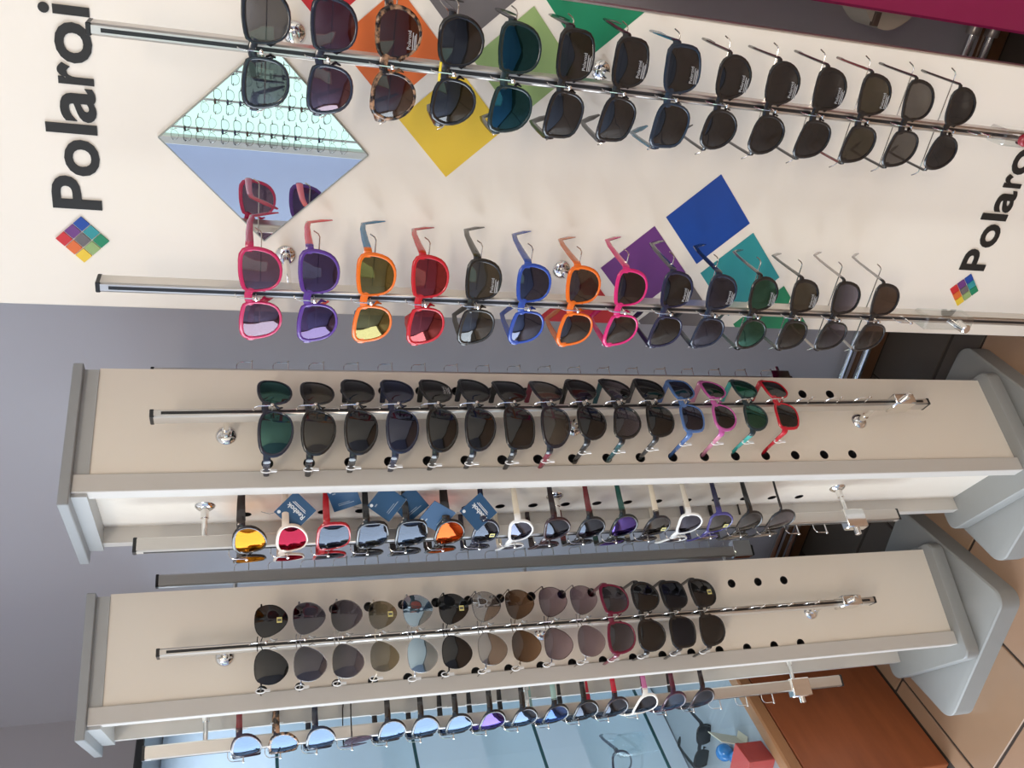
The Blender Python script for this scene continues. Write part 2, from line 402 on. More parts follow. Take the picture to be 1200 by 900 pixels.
        lb.add(vs, fs); L = link('lens', lb.mesh('lens', lens, 40), t)
        if decal and sgn == decal[1]:
            X = sgn * (x0 + W * .5)
            if decal[0] == 'print':
                me = DECAL
                d = link('lens_print', me, L, (X - .004, Y(X, 0) - .0042, zc - H * .30), (R(90), 0, math.atan(2 * c * X) * 1.0))
            else:
                d = link('sticker', MB().box(-.0045, .0045, -.0003, 0, -.004, .004).box(-.002, .002, -.0004, 0, -.003, .003, mi=1).mesh('sticker', [pbr('yellow_paper', (.75, .68, .25), .6), pbr('sticker_dark', (.1, .1, .09), .6)]), L, (X, Y(X, 0) - .0042, zc - H * .25), (0, 0, math.atan(2 * c * X)))
    # temples
    for sgn in (-1, 1):
        s0 = sgn * hx; sx = sgn * splay
        P = [(s0, hy, hz), (s0 + sx * .3, hy + tl * .35, hz), (s0 + sx * .7, hy + tl * .75, hz - .001), (s0 + sx, hy + tl, hz - .004),
             (s0 + sx - sgn * .003, hy + tl + tip * .5, hz - .004 - droop * .55), (s0 + sx - sgn * .006, hy + tl + tip * .85, hz - .004 - droop)]
        k = 2 * math.pi
        if metal or rimless:
            tb = MB().tube(P[:4], .0008, .0011, n=6)
            tt = MB().tube(P[3:], [.0012, .002, .0016], [.0013, .0028, .002], n=8)
            o = link('temple', tb.mesh('temple', fmat if temple is None else tmat, 50), t)
            link('temple_tip', tt.mesh('temple_tip', plast(tipcol or (.015, .013, .013)), 50), o)
        else:
            tb = MB().tube(P, [.0019, .0018, .0017, .0018, .002, .001], [th, th * .9, th * .75, th * .7, th * .8, th * .35], n=8)
            o = link('temple', tb.mesh('temple', tmat, 50), t)
        if loop and sgn == -1:
            q = MB(); yy = hy + .022
            q.tube([(s0 + .0035 * math.cos(a), yy, hz + (th + .0015) * math.sin(a)) for a in [k * j / 12 for j in range(13)]], .0011, n=5, up=(0, 1, 0), caps=False)
            q.box(s0 - .002, s0 + .002, yy - .0008, yy + .0008, hz - th - .009, hz - th)
            link('security_loop', q.mesh('security_loop', WHITEP), t)
    if d_brow:
        bb = MB().tube([(x, Y(x, 0) - .0022, zc + H * .5 - .001) for x in (-.011, -.004, .004, .011)], .0008, .0016, n=6)  # yellow reflection on the brow rim, modelled as a solid coloured bar
        o = link('brow_reflection', bb.mesh('brow_reflection', plast((.80, .62, .05))), t); o['label'] = 'yellow reflection painted on the brow'
    return t
def lens_mats():
    g = lambda v: (v, v, v)
    L = {}
    L['smoke'] = clear('lens_smoke', (.125, .135, .15), base=.02, k=.9)
    L['grey'] = clear('lens_grey', (.36, .35, .34), base=.02, k=.9)
    L['olive'] = clear('lens_olive', (.25, .235, .20), base=.02, k=.9)
    L['brown'] = clear('lens_brown', (.26, .20, .17), base=.02, k=.9)
    L['wine'] = clear('lens_wine', (.24, .13, .15), (1, .75, .85), base=.05, k=1)
    L['navy'] = clear('lens_navy', (.10, .11, .17), (.7, .75, 1), base=.05, k=1)
    L['green'] = clear('lens_green', (.08, .15, .13), (.35, .9, .75), base=.10, k=1)
    L['greenblue'] = clear('lens_greenblue', (.05, .12, .14), (.12, .42, .62), base=.13, k=1)
    L['teal'] = clear('lens_teal', (.09, .15, .16), (.4, .9, .8), base=.07, k=1)
    L['rose'] = clear('lens_rose', (.34, .24, .27), (1, .75, .9), base=.05, k=.7)
    L['violet'] = clear('lens_violet', (.22, .17, .24), (.75, .55, 1), base=.05, k=.7)
    L['goldm'] = clear('lens_gold', (.33, .28, .15), (1, .85, .35), base=.09, k=.7)
    L['redm'] = clear('lens_red', (.40, .13, .14), (1, .25, .25), base=.13, k=.7)
    L['crimson'] = clear('lens_crimson', (.55, .06, .10), (.8, .06, .13), base=.08, k=.6)
    L['fire'] = clear('lens_fire', (.85, .22, .06), (1, .22, .06), base=.16, k=1)
    L['flame'] = clear('lens_flame', (.88, .50, .05), (1, .40, .05), base=.16, k=1)
    L['bluem'] = clear('lens_blue', (.05, .07, .22), (.25, .42, 1), base=.14, k=.6)
    L['violetm'] = clear('lens_violet_mirror', (.08, .05, .3), (.40, .28, 1), base=.16, k=.6)
    L['skym'] = clear('lens_sky', (.32, .45, .55), (.65, .85, 1), base=.5, k=1)
    L['silver'] = clear('lens_silver', (.42, .39, .37), (1, 1, 1), base=.22, k=1)
    L['slate'] = clear('lens_slate', (.12, .13, .17), (.7, .8, 1), base=.03, k=.45)
    L['bsilver'] = clear('lens_blue_silver', (.12, .16, .25), (.5, .68, 1), base=.09, k=.6)
    L['brgrad'] = clear('lens_brown_grad', (.24, .17, .12), base=.02, k=.9, tint2=(.60, .47, .36))
    L['pugrad'] = clear('lens_purple_grad', (.40, .36, .41), base=.02, k=.9, tint2=(.74, .66, .70))
    L['grgrad'] = clear('lens_grey_grad', (.20, .20, .23), base=.02, k=.9, tint2=(.48, .46, .52))
    L['navygrad'] = clear('lens_navy_grad', (.16, .16, .24), base=.04, k=.9, tint2=(.36, .35, .40))
    L['olgrad'] = clear('lens_olive_grad', (.36, .34, .28), base=.05, k=.9, tint2=(.60, .56, .46))
    L['clear'] = clear('lens_clear', (.97, .98, .98), base=.0, k=.8)
    return L
L = lens_mats()
# printed lettering on demo lenses
def decal_mesh():
    a = text_mesh('Polaroid', .0062); me = bpy.data.meshes.new('lens_print')
    v = [tuple(x.co) for x in a.vertices]; f = [tuple(p.vertices) for p in a.polygons]
    for j, (y, wd) in enumerate(((-.0025, .019), (-.0045, .016), (-.0062, .018))):
        o = len(v); v += [(0, y, 0), (wd, y, 0), (wd, y + .0008, 0), (0, y + .0008, 0)]; f.append((o, o + 1, o + 2, o + 3))
    cxm = .011; v = [(x - cxm, y, z) for x, y, z in v]
    me.from_pydata(v, [], f); me.materials.append(pbr('print_grey', (.42, .42, .43), .6)); return me
DECAL = decal_mesh()

# ------------------------------------------------------------------ rail kit (shared meshes)
hookm = MB().tube([(0, .001, .025), (0, -.009, .025), (0, -.0135, .0225), (0, -.016, .018), (0, -.0165, 0)], .0008, n=6, up=(1, 0, 0))
hookm.tube([(0, .001, 0), (0, -.0175, 0)], .0013, n=8).lathe([(.0008, 0), (.0024, .0006), (.0024, .0022), (.001, .003)], (0, -.0165, 0), (0, -1, 0), 10)
HOOK = hookm.mesh('hook', CHROME, 45)
def rail(parent, name, x, yfront, zs, z0, z1, wdt=.012, dep=.022, out=(0, -1), posts=(), wall=0.0, clamp=None, wires=False, axis=0.0, lean=0.0):
    """rail standing upright; its own frame has -y pointing outwards"""
    r = link(name, MB().box(-wdt / 2, wdt / 2, 0, dep, z0, z1, b=.0022).mesh(name, ALU, 40), parent, (x, yfront, 0) if axis == 0 else (x, yfront, 0), (0, lean, axis))
    link('slot', MB().box(-.0022, .0022, -.0004, .004, z0 + .012, z1 - .012).mesh('slot', BLACK), r)
    for z in (z0, z1):
        link('end_cap', MB().box(-wdt / 2 - .0004, wdt / 2 + .0004, -.0006, dep + .0004, z - .0028, z + .0028, b=.001).mesh('end_cap', BLACK), r)
    for z in zs: link('hook', HOOK, r, (0, 0, z))
    for z in posts:
        p = link('post', MB().tube([(0, dep - .001, z), (0, dep + wall - .004, z)], .0042, n=12).lathe([(.0062, 0), (.0062, .014)], (0, dep + wall - .02, z), (0, 1, 0), 12).mesh('post', CHROME, 40), r)
        link('flange', MB().lathe([(.005, -.006), (.0105, -.005), (.0150, -.0015), (.0155, 0)], (0, dep + wall, z), (0, 1, 0), 24).mesh('flange', CHROME, 35), p)
    if wires:
        wm = MB().tube([(-.078, .034, .006), (-.0745, .033, .0), (-.071, .031, -.002), (.071, .031, -.002), (.0745, .033, 0), (.078, .034, .006)], .0009, n=6, up=(0, 1, 0)).mesh('temple_wire', STEEL, 45)
        for z in zs[:14]: link('temple_wire', wm, r, (0, -.003, z - .004))
    if clamp is not None:
        link('lock_clamp', MB().box(-wdt / 2 - .004, wdt / 2 + .004, -.012, dep + .002, clamp - .022, clamp + .022, b=.002).lathe([(.006, 0), (.006, .012), (.004, .013)], (0, -.011, clamp), (0, -1, 0), 12).mesh('lock_clamp', CHROME, 40), r)
    return r
ORD = ['first', 'second', 'third', 'fourth', 'fifth', 'sixth', 'seventh', 'eighth', 'ninth', 'tenth', 'eleventh', 'twelfth', 'thirteenth', 'fourteenth', 'fifteenth', 'sixteenth']
def hang(specs, parentmat, x, y, zs, axis, where, group, twist=0.0, dz=.009, **common):
    """place one pair per hook; parentmat = world matrix of the stand"""
    for i, sp_ in enumerate(specs):
        xx = x(zs[i]) if callable(x) else x; d = dict(common); d.update(sp_); desc = d.pop('d'); tw = d.pop('tw', twist); roll = d.pop('roll', random.uniform(-1.5, 1.5)); pit = d.pop('pit', 0)
        t = sunglasses('%s, %s from left, %s' % (desc, ORD[i], where), group, **d)
        t.matrix_world = parentmat @ Matrix.Translation((xx, y, zs[i])) @ Matrix.Rotation(axis, 4, 'Z') @ Matrix.Translation((0, -.0085, dz - .005)) @ Matrix.Rotation(R(tw + random.uniform(-2, 2)), 4, 'Z') @ Matrix.Rotation(R(roll), 4, 'Y') @ Matrix.Rotation(R(pit), 4, 'X')

# ------------------------------------------------------------------ white brand panel with two rails
PY = 1.216; S0, S1 = -0.585, -0.112
pan = thing('brand_display', 'tall white display panel with coloured squares, mirror and two glasses rods', 'display', (0, PY, 0))
link('board', MB().box(S0, S1, 0, .024, .012, 2.15, b=.0015).mesh('board', PANELW), pan)
link('foot', MB().box(S0 + .02, S1 - .02, .004, .10, 0, .012).mesh('foot', GREYM), pan)
link('edge_profile', MB().box(S1, S1 + .002, -.001, .025, .012, 2.15).mesh('edge_profile', ALU), pan)
C = {'red': (.58, .028, .032), 'orange': (.72, .155, .035), 'yellow': (.82, .56, .045), 'grey': (.15, .135, .135), 'ltgreen': (.30, .42, .16), 'green': (.015, .23, .11), 'purple': (.155, .045, .21), 'blue': (.012, .065, .33), 'teal': (.03, .28, .30)}
CM = {k: pbr('ink_' + k, v, .4) for k, v in C.items()}
def clip(poly, xmin, xmax):
    for lim, sg in ((xmin, 1), (xmax, -1)):
        out = []
        for i in range(len(poly)):
            a, b_ = poly[i - 1], poly[i]; ia, ib = sg * (a[0] - lim) >= 0, sg * (b_[0] - lim) >= 0
            if ia != ib:
                u = (lim - a[0]) / (b_[0] - a[0]); out.append((lim, a[1] + u * (b_[1] - a[1])))
            if ib: out.append(b_)
        poly = out
    return poly
def square(cx, cz, h, col, parent, name='colour_square', y=-.0008):
    p = clip([(cx - h, cz), (cx, cz + h), (cx + h, cz), (cx, cz - h)], S0 + .0005, S1 - .0005)
    o = link(name, MB().prism(p, y, .0005).mesh(name, CM[col]), parent); o['label'] = {'ltgreen': 'light green'}.get(col, col) + (' printed square' if name == 'colour_square' else ' logo square'); return o
for cx, cz, col in ((-.399, .790, 'blue'), (-.489, .880, 'purple'), (-.489, .704, 'teal'), (-.579, .968, 'red'), (-.579, .793, 'grey'), (-.579, .615, 'green'),
                    (-.289, 1.220, 'yellow'), (-.199, 1.31, 'orange'), (-.199, 1.13, 'ltgreen'), (-.11, 1.40, 'red'), (-.11, 1.22, 'grey'), (-.11, 1.045, 'green')):
    square(cx, cz, .0745, col, pan)
mi = link('mirror', MB().prism([(-.341 - .1315, 1.466), (-.341, 1.466 + .1325), (-.341 + .1315, 1.466), (-.341, 1.466 - .1325)], -.004, .0005).mesh('mirror', MIRROR), pan); mi['label'] = 'diamond shaped mirror'
me_ = MB()
for (xa, za), (xb, zb) in zip([(-.1325, 0), (0, .1335), (.1325, 0), (0, -.1335)], [(0, .1335), (.1325, 0), (0, -.1335), (-.1325, 0)]):
    me_.tube([(-.341 + xa, -.0022, 1.466 + za), (-.341 + xb, -.0022, 1.466 + zb)], .0013, .0022, n=6, up=(0, 1, 0))
link('mirror_edge', me_.mesh('mirror_edge', pbr('mirror_edge', (.35, .37, .34), .3)), pan)
INK = pbr('ink_black', (.012, .011, .010), .55)
def wordmark(ext, base, cap):
    for ch, (a, b_) in zip('Polaroid', ext):
        me = text_mesh(ch, 1.0, .0, .02); x0, x1, y0, y1 = bounds(me)
        ref = text_mesh('P', 1.0, 0, .02); r0 = bounds(ref); sc_y = cap / (r0[3] - r0[2]); sc_x = (b_ - a) / (x1 - x0)
        vs = [((v.co.x - x0) * sc_x + a, (v.co.y - r0[2]) * sc_y + base) for v in me.vertices]
        m2 = bpy.data.meshes.new('letter'); n = len(vs)
        fr = [(x, -.0022, z) for x, z in vs] + [(x, .0004, z) for x, z in vs]
        faces = [tuple(p.vertices) for p in me.polygons]
        from collections import Counter
        ec = Counter(); ed = {}
        for f in faces:
            for i in range(len(f)):
                e = (f[i - 1], f[i]); ec[tuple(sorted(e))] += 1; ed[tuple(sorted(e))] = e
        side = [(ed[e][0], ed[e][1], ed[e][1] + n, ed[e][0] + n) for e, c_ in ec.items() if c_ == 1]
        m2.from_pydata(fr, [], faces + side); m2.materials.append(INK)
        link('letter', m2, pan)
wordmark([(-.4445, -.401), (-.400, -.3535), (-.346, -.334), (-.331, -.290), (-.2855, -.2605), (-.2605, -.2135), (-.2065, -.1945), (-.186, -.143)], 1.6715, .0585)
wordmark([(-.456, -.416), (-.412, -.369), (-.362, -.350), (-.347, -.308), (-.303, -.280), (-.280, -.236), (-.230, -.219), (-.212, -.171)], .217, .054)
for cx, cz, h in ((-.487, 1.698, .0335), (-.4945, .2405, .0325)):
    step = h / 3; k = h / 3 * .90
    grid = {(0, 2): 'red', (1, 1): 'purple', (2, 0): 'blue', (-1, 1): 'orange', (0, 0): 'grey', (1, -1): 'teal', (-2, 0): 'yellow', (-1, -1): 'ltgreen', (0, -2): 'green'}
    for (i, j), col in grid.items(): square(cx + i * step, cz + j * step, k, col, pan, 'logo_square', -.0022)
PZ = [1.4785 - .0728 * k for k in range(14)]
for s, z1, extra in ((-.195, 1.655, 'upper'), (-.4952, 1.664, 'lower')):
    r = rail(pan, 'display_rail', s, -.133, PZ + [.470], .06 + .02, z1, .013, .026, posts=(1.436, 1.0185), wall=.107, wires=True)
    q = link('lock_block', MB().box(-.012, .012, -.016, .02, .345, .44, b=.003).mesh('lock_block', ACRYL), r); q['label'] = 'clear plastic lock block'
    if extra == 'upper': link('lock_seal', MB().lathe([(.009, 0), (.009, .006), (.007, .008)], (0, -.015, .405), (0, -1, 0), 14).mesh('lock_seal', pbr('seal_red', (.30, .02, .035), .35), 40), r)
    link('lock_cylinder', MB().lathe([(.008, 0), (.008, .02), (.006, .022)], (0, -.014, .375), (0, -1, 0), 14).mesh('lock_cylinder', CHROME, 40), r)

# --- the two panel rows
NAVY = (.014, .017, .035); BLK = (.010, .010, .011)
row1 = [
 dict(d='slate black square sunglasses with clear smoky lenses', lens=L['grey'], frame=(.012, .016, .022), H=.044),
 dict(d='dark navy square sunglasses with wine brown lenses', lens=L['wine'], frame=(.012, .014, .028), style='way', H=.044),
 dict(d='tortoiseshell sunglasses with brown lenses', lens=L['brown'], fm='tort', style='round', H=.045, decal=('print', 1)),
 dict(d='black round sunglasses with a painted yellow brow reflection', lens=L['smoke'], style='round', H=.047, W=.051, d_brow=True),
 dict(d='dark green sunglasses with green and blue mirror lenses', lens=L['greenblue'], frame=(.008, .022, .022), H=.046),
 dict(d='black wraparound sunglasses with broad temples', lens=L['smoke'], style='rect', H=.041, W=.053, c=2.2, th=.007, decal=('print', 1)),
 dict(d='matte black sport sunglasses hiding a chrome flange', lens=L['smoke'], style='rect', H=.040, c=2.0, th=.006, decal=('print', 1)),
 dict(d='black sunglasses with petrol blue temples', lens=L['smoke'], style='rect', H=.043, temple=(.02, .16, .27), frame=(.012, .025, .045), th=.006, c=2.0, decal=('print', 1)),
 dict(d='black sunglasses with thin black temples', lens=L['smoke'], style='round', H=.042, W=.048, th=.003, decal=('print', 1)),
 dict(d='black panto sunglasses with a printed right lens', lens=L['smoke'], style='round', H=.043, W=.048, th=.0035, decal=('print', 1)),
 dict(d='glossy black sunglasses with brownish temple tips', lens=L['smoke'], style='way', H=.043, W=.048, th=.0035, decal=('print', 1)),
 dict(d='black sunglasses with green grey lenses and red temple tips', lens=L['olive'], style='way', H=.044, W=.048, th=.003, temple=(.16, .03, .03), decal=('print', 1)),
 dict(d='black sunglasses with paler grey lenses', lens=L['grey'], style='way', H=.043, W=.048, th=.003),
 dict(d='black oval sunglasses nearest the rod\'s lock', lens=L['smoke'], style='round', H=.041, W=.046, th=.003),
]
for sp_ in row1:
    if sp_.get('fm') == 'tort': sp_['fm'] = tortoise()
I4 = Matrix.Translation((0, PY, 0))
hang(row1, I4, -.195, -.133, PZ, 0, 'panel\'s upper rod', 'sunglasses on the white panel', tl=.086, tip=.034, droop=.034, c=1.6)
row2 = [
 dict(d='raspberry pink sunglasses with rosy lenses', lens=L['rose'], frame=(.52, .02, .10), temple=(.42, .012, .05), H=.045),
 dict(d='purple sunglasses with coral temples', lens=L['violet'], frame=(.10, .035, .26), temple=(.75, .08, .09), H=.044),
 dict(d='bright orange sunglasses with blue temples', lens=L['goldm'], frame=(.80, .16, .01), temple=(.01, .17, .36), H=.044),
 dict(d='scarlet sunglasses with red mirror lenses', lens=L['redm'], frame=(.52, .012, .02), H=.043),
 dict(d='dark brown black sunglasses with printed lens', lens=L['olive'], frame=(.016, .014, .011), H=.043, decal=('print', 1)),
 dict(d='royal blue sunglasses with grey lenses', lens=L['navy'], frame=(.025, .07, .36), H=.042, W=.049),
 dict(d='orange sunglasses with orange temples', lens=L['brown'], frame=(.78, .15, .012), temple=(.55, .13, .03), H=.044, W=.049),
 dict(d='magenta pink sunglasses with dark brown lenses', lens=L['brown'], frame=(.62, .02, .16), H=.043, W=.049),
 dict(d='midnight blue sunglasses with a print on the lens', lens=L['smoke'], frame=(.012, .014, .045), H=.043, W=.049, decal=('print', 1)),
 dict(d='deep navy sunglasses with petrol tinted lenses', lens=L['navy'], frame=(.010, .018, .04), H=.042, W=.048, decal=('print', 1)),
 dict(d='black sunglasses with grey silver temples', lens=L['green'], style='round', frame=BLK, temple=(.13, .13, .13), H=.041, W=.047, th=.004, decal=('print', 1)),
 dict(d='black square sunglasses with grey green lenses', lens=L['olive'], frame=BLK, temple=(.13, .13, .12), H=.041, W=.046, th=.004, decal=('print', 1)),
 dict(d='black sunglasses with purple grey graded lenses and silver temples', lens=L['grgrad'], frame=BLK, temple=(.42, .38, .35), H=.043, W=.047, th=.003),
 dict(d='black sunglasses with brown graded lenses and grey temples', lens=L['brown'], frame=(.012, .011, .012), temple=(.36, .35, .34), H=.043, W=.047, th=.003),
]
hang(row2, I4, -.4952, -.133, PZ, 0, 'panel\'s lower rod', 'sunglasses on the white panel', tl=.088, tip=.036, droop=.034, c=1.6)

# ------------------------------------------------------------------ display towers
def holed(mb, x0, x1, z0, z1, cols, zs, y, depth, r=.0085, hb=.014):
    """sheet at y in the x-z plane with round holes and their walls"""
    N = 16
    q = lambda a, b_, c_, d_: mb.add([(a, y, c_), (b_, y, c_), (b_, y, d_), (a, y, d_)], [(0, 1, 2, 3)]) if b_ - a > 1e-5 and d_ - c_ > 1e-5 else None
    xs_ = sorted(cols); prev = x0
    for xc in xs_:
        q(prev, xc - hb, z0, z1); zp = z0
        for zc in sorted(zs):
            q(xc - hb, xc + hb, zp, zc - hb)
            vs = []
            for k in range(N):
                a = 2 * math.pi * k / N; c_, s_ = math.cos(a), math.sin(a); m = max(abs(c_), abs(s_))
                vs.append((xc + hb * c_ / m, y, zc + hb * s_ / m))
            for k in range(N):
                a = 2 * math.pi * k / N; vs.append((xc + r * math.cos(a), y, zc + r * math.sin(a)))
            for k in range(N):
                a = 2 * math.pi * k / N; vs.append((xc + r * math.cos(a), y + depth, zc + r * math.sin(a)))
            fs = []
            for k in range(N):
                k2 = (k + 1) % N; fs += [(k, k2, N + k2, N + k), (N + k, N + k2, 2 * N + k2, 2 * N + k)]
            mb.add(vs, [f for f in fs if max(f) < 2 * N]); mb.add(vs, [f for f in fs if max(f) >= 2 * N] + [tuple(range(2 * N, 3 * N))], 1); zp = zc + hb  # black walls and end disc paint in the darkness inside the hole
        q(xc - hb, xc + hb, zp, z1); prev = xc + hb
    q(prev, x1, z0, z1)
    # edges and back frame
    mb.add([(x0, y, z0), (x0, y + depth, z0), (x0, y + depth, z1), (x0, y, z1)], [(0, 1, 2, 3)])
    mb.add([(x1, y, z0), (x1, y + depth, z0), (x1, y + depth, z1), (x1, y, z1)], [(0, 1, 2, 3)])
    return mb
TZ = [1.457 - .0596 * k for k in range(18)]
h = .1115
def tower(label, loc, rot, base_rot, offx, bp):
    t = thing('display_tower', label, 'display tower', loc, (0, 0, rot), 'revolving display towers')
    zt, zp = 1.727, .082
    b0 = MB(); hs = .163; rr = .035
    def rounded(hs, rr, n=6):
        P = []
        for q, (sx, sy) in enumerate(((1, 1), (-1, 1), (-1, -1), (1, -1))):
            for k in range(n + 1):
                a = math.pi / 2 * q + math.pi / 2 * k / n
                P.append((sx * (hs - rr) + rr * math.cos(a), sy * (hs - rr) + rr * math.sin(a)))
        return P
    def plate(P, z0, z1, bv=.003):
        mb = MB(); n = len(P); cxs = 1 - bv / hs
        vs = [(x, y, z0) for x, y in P] + [(x, y, z1 - bv) for x, y in P] + [(x * cxs, y * cxs, z1) for x, y in P]
        fs = [tuple(range(n))[::-1], tuple(range(2 * n, 3 * n))] + [(a * n + k, a * n + (k + 1) % n, (a + 1) * n + (k + 1) % n, (a + 1) * n + k) for a in (0, 1) for k in range(n)]
        return mb.add(vs, fs)
    link('base', plate(rounded(hs, .03), 0, .047).mesh('base', BASEM, 40), t, rot=(0, 0, base_rot - rot))
    link('swivel', MB().lathe([(.09, .047), (.09, .053)], n=24).mesh('swivel', BLACK, 40), t)
    link('plinth', plate(rounded(.1225, .02), .053, zp).mesh('plinth', BASEM, 40), t, (.0, 0, 0))
    link('cap', MB().box(-h, h, -h, h, zt - .014, zt, b=.0012).mesh('cap', GREYM), t)
    link('neck', MB().box(-h + .016, h - .004, -h + .012, h - .012, zt - .034, zt - .014).mesh('neck', GREYL), t)
    ya = -h + .0146; xl = -h + .021
    z0, z1 = zp, zt - .034
    hx = (offx + .0625, offx - .0625)
    mbA = holed(MB(), xl + .001, h, z0, z1, hx, TZ, ya, .016); link('front_panel', mbA.mesh('front_panel', [WHITE, BLACK]), t)
    link('back_panel', MB().box(xl, h, h - .03, h - .0146, z0, z1).mesh('back_panel', [EDGE]), t)
    link('edge_strip', MB().box(xl, xl + .027, ya - .0075, ya + .016, z0, zt - .014, b=.001).mesh('edge_strip', EDGE), t)
    xb = xl + .026
    # side web panels (local frames turned by -90 / +90 degrees)
    mbB = holed(MB(), -.0955, .0805, z0, z1, (.0125 + .0625, .0125 - .0625 + .0), [z + bp for z in TZ], 0, .014)
    link('side_panel', mbB.mesh('side_panel', [WHITE, BLACK]), t, (xb, 0, 0), (0, 0, R(-90)))
    link('side_panel', MB().box(-.08, .08, 0, .012, z0, z1).mesh('side_panel', WHITE), t, (h - .02, 0, 0), (0, 0, R(90)))
    return t, ya, xb
def tmat(t): return Matrix.Translation(t.location) @ Matrix.Rotation(t.rotation_euler.z, 4, 'Z')
def room(x, y): a = R(30); return (x * math.cos(a) - y * math.sin(a), x * math.sin(a) + y * math.cos(a), 0)
T1, ya, xb = tower('white revolving tower with grey cap beside the panel, holding sporty sunglasses', room(-.1289, 1.4509), R(61.38), R(-2), .014, .028)
T2, _, _ = tower('white revolving tower with grey cap by the showcase, holding aviator sunglasses', room(-.4921, 1.6036), R(57.77), R(5), .002, .031)
ZA = [z - .004 for z in TZ]
ZB = [1.4845 - .0599 * k for k in range(18)]; ZD = [1.477 - .0593 * k for k in range(18)]
so = .071
for t, ox, lean in ((T1, .012, R(-1.1)), (T2, -.002, 0)):
    rail(t, 'display_rail', ox if t is T2 else .027, ya - so, ZA, .30, 1.612, posts=(1.515, .97, .402), wall=.049, clamp=.36, lean=lean)
    rail(t, 'display_rail', xb - .071, .0125, ZB, .30, 1.64, posts=(1.545, .98, .41), wall=.049, clamp=.40, axis=R(-90))
    rail(t, 'display_rail', h - .02 + .071 + (.018 if t is T1 else .008), .0125, ZD, .43, 1.632, posts=(1.5, .95, .5), wall=.049, clamp=.455, axis=R(90))
SP = dict(style='wrap', W=.056, H=.042, c=5.2, gap=.016, rim=.003, th=.0055, loop=True)
def S(d, lens, frame=BLK, **k):
    q = dict(SP); q.update(d=d, lens=lens, frame=frame); q.update(k); return q
t1a = [
 S('navy wraparound sunglasses with green tinted lenses', L['teal'], NAVY), S('black wraparound sunglasses with olive lenses', L['olive']),
 S('black narrow wraparound sunglasses with grey lenses', L['smoke'], (.012, .012, .014)), S('dark blue wraparound sunglasses with teal glint', L['navy'], (.012, .018, .045)),
 S('black wraparound sunglasses with a print on the far lens', L['smoke'], (.011, .011, .010), decal=('print', 1)), S('blue black wraparound sunglasses', L['smoke'], (.010, .012, .018)),
 S('black deep square wraparound sunglasses', L['smoke'], style='rect', H=.042), S('black wraparound sunglasses with dark red temples', L['grey'], (.012, .012, .020), temple=(.17, .015, .03)),
 S('black oval sunglasses in front of a chrome flange', L['smoke'], style='round', W=.050, H=.041, c=2.2), S('black butterfly sunglasses with teal temples', L['grgrad'], style='cat', W=.050, H=.042, c=2.0, temple=(.01, .07, .08)),
 S('black square sunglasses with grey temples', L['smoke'], style='way', W=.048, H=.042, c=2.0, temple=(.05, .05, .05)), S('steel blue small sunglasses with blue temples', L['navy'], (.07, .15, .36), style='rect', W=.042, H=.036, c=2.0, tl=.08),
 S('pink child sized oval sunglasses', L['smoke'], (.50, .10, .34), style='round', W=.042, H=.036, c=2.0, temple=(.62, .25, .36)), S('dark green sunglasses with turquoise temples', L['green'], (.012, .03, .035), style='round', W=.042, H=.037, c=2.0, temple=(.05, .40, .36)),
 S('bright red small sunglasses with red temples', L['smoke'], (.50, .010, .025), style='rect', W=.042, H=.037, c=2.0),
]
for sp_ in t1a[8:]: sp_['c'] = 3.6
hang(t1a, tmat(T1), lambda z: .027 - .0192 * z, ya - so, ZA, 0, 'upper tower\'s front', 'sunglasses on the upper tower', twist=8, splay=-.014, tl=.072, tip=.02, droop=.004)
t2s = dict(tl=.075, tip=.02, droop=.004, loop=True, c=1.4)
def A(d, lens, frame=(.05, .045, .04), **k):
    q = dict(style='avi', W=.053, H=.050, gap=.017, metal=True, d=d, lens=lens, frame=frame); q.update(t2s); q.update(k); return q
t2a = [
 A('black aviator sunglasses with a yellow sticker', L['smoke'], (.03, .03, .03), decal=('sticker', 1)), A('dark navy graded aviator sunglasses', L['navygrad'], (.3, .3, .33)), A('grey green aviator sunglasses with silver rims', L['grgrad'], (.5, .48, .45)),
 A('olive rimless sunglasses with a small yellow label', L['olgrad'], (.6, .52, .4), H=.047, W=.049, decal=('sticker', 1), rimless=True, metal=False), A('light blue mirrored aviator sunglasses', L['skym'], (.6, .6, .6), W=.055), A('black aviator sunglasses with a yellow label on the lens', L['smoke'], (.02, .02, .02), decal=('sticker', 1)),
 A('silver grey mirrored aviator sunglasses', L['silver'], (.25, .25, .25)), A('brown graded teardrop sunglasses', L['brgrad'], (.2, .15, .1), H=.051), A('purple grey graded teardrop sunglasses with dark rims', L['pugrad'], (.12, .1, .1), H=.051), A('pale mauve graded teardrop sunglasses', L['pugrad'], (.35, .33, .32), H=.050),
 dict(d='burgundy red plastic sunglasses with graded lenses', lens=L['grgrad'], frame=(.16, .008, .035), style='way', W=.049, H=.046, **t2s), dict(d='black plastic sunglasses with olive glint', lens=L['smoke'], style='round', W=.049, H=.046, **t2s),
 dict(d='black square sunglasses with grey blue lenses', lens=L['slate'], style='rect', W=.048, H=.044, **t2s), dict(d='black sunglasses with a yellow label', lens=L['smoke'], style='way', W=.049, H=.044, decal=('sticker', 1), **t2s),
]
hang(t2a, tmat(T2), -.002, ya - so, ZA, 0, 'lower tower\'s front', 'sunglasses on the lower tower')
SB = dict(loop=True, tl=.075, tip=.02, droop=.004)
CREAM = (.72, .65, .52)
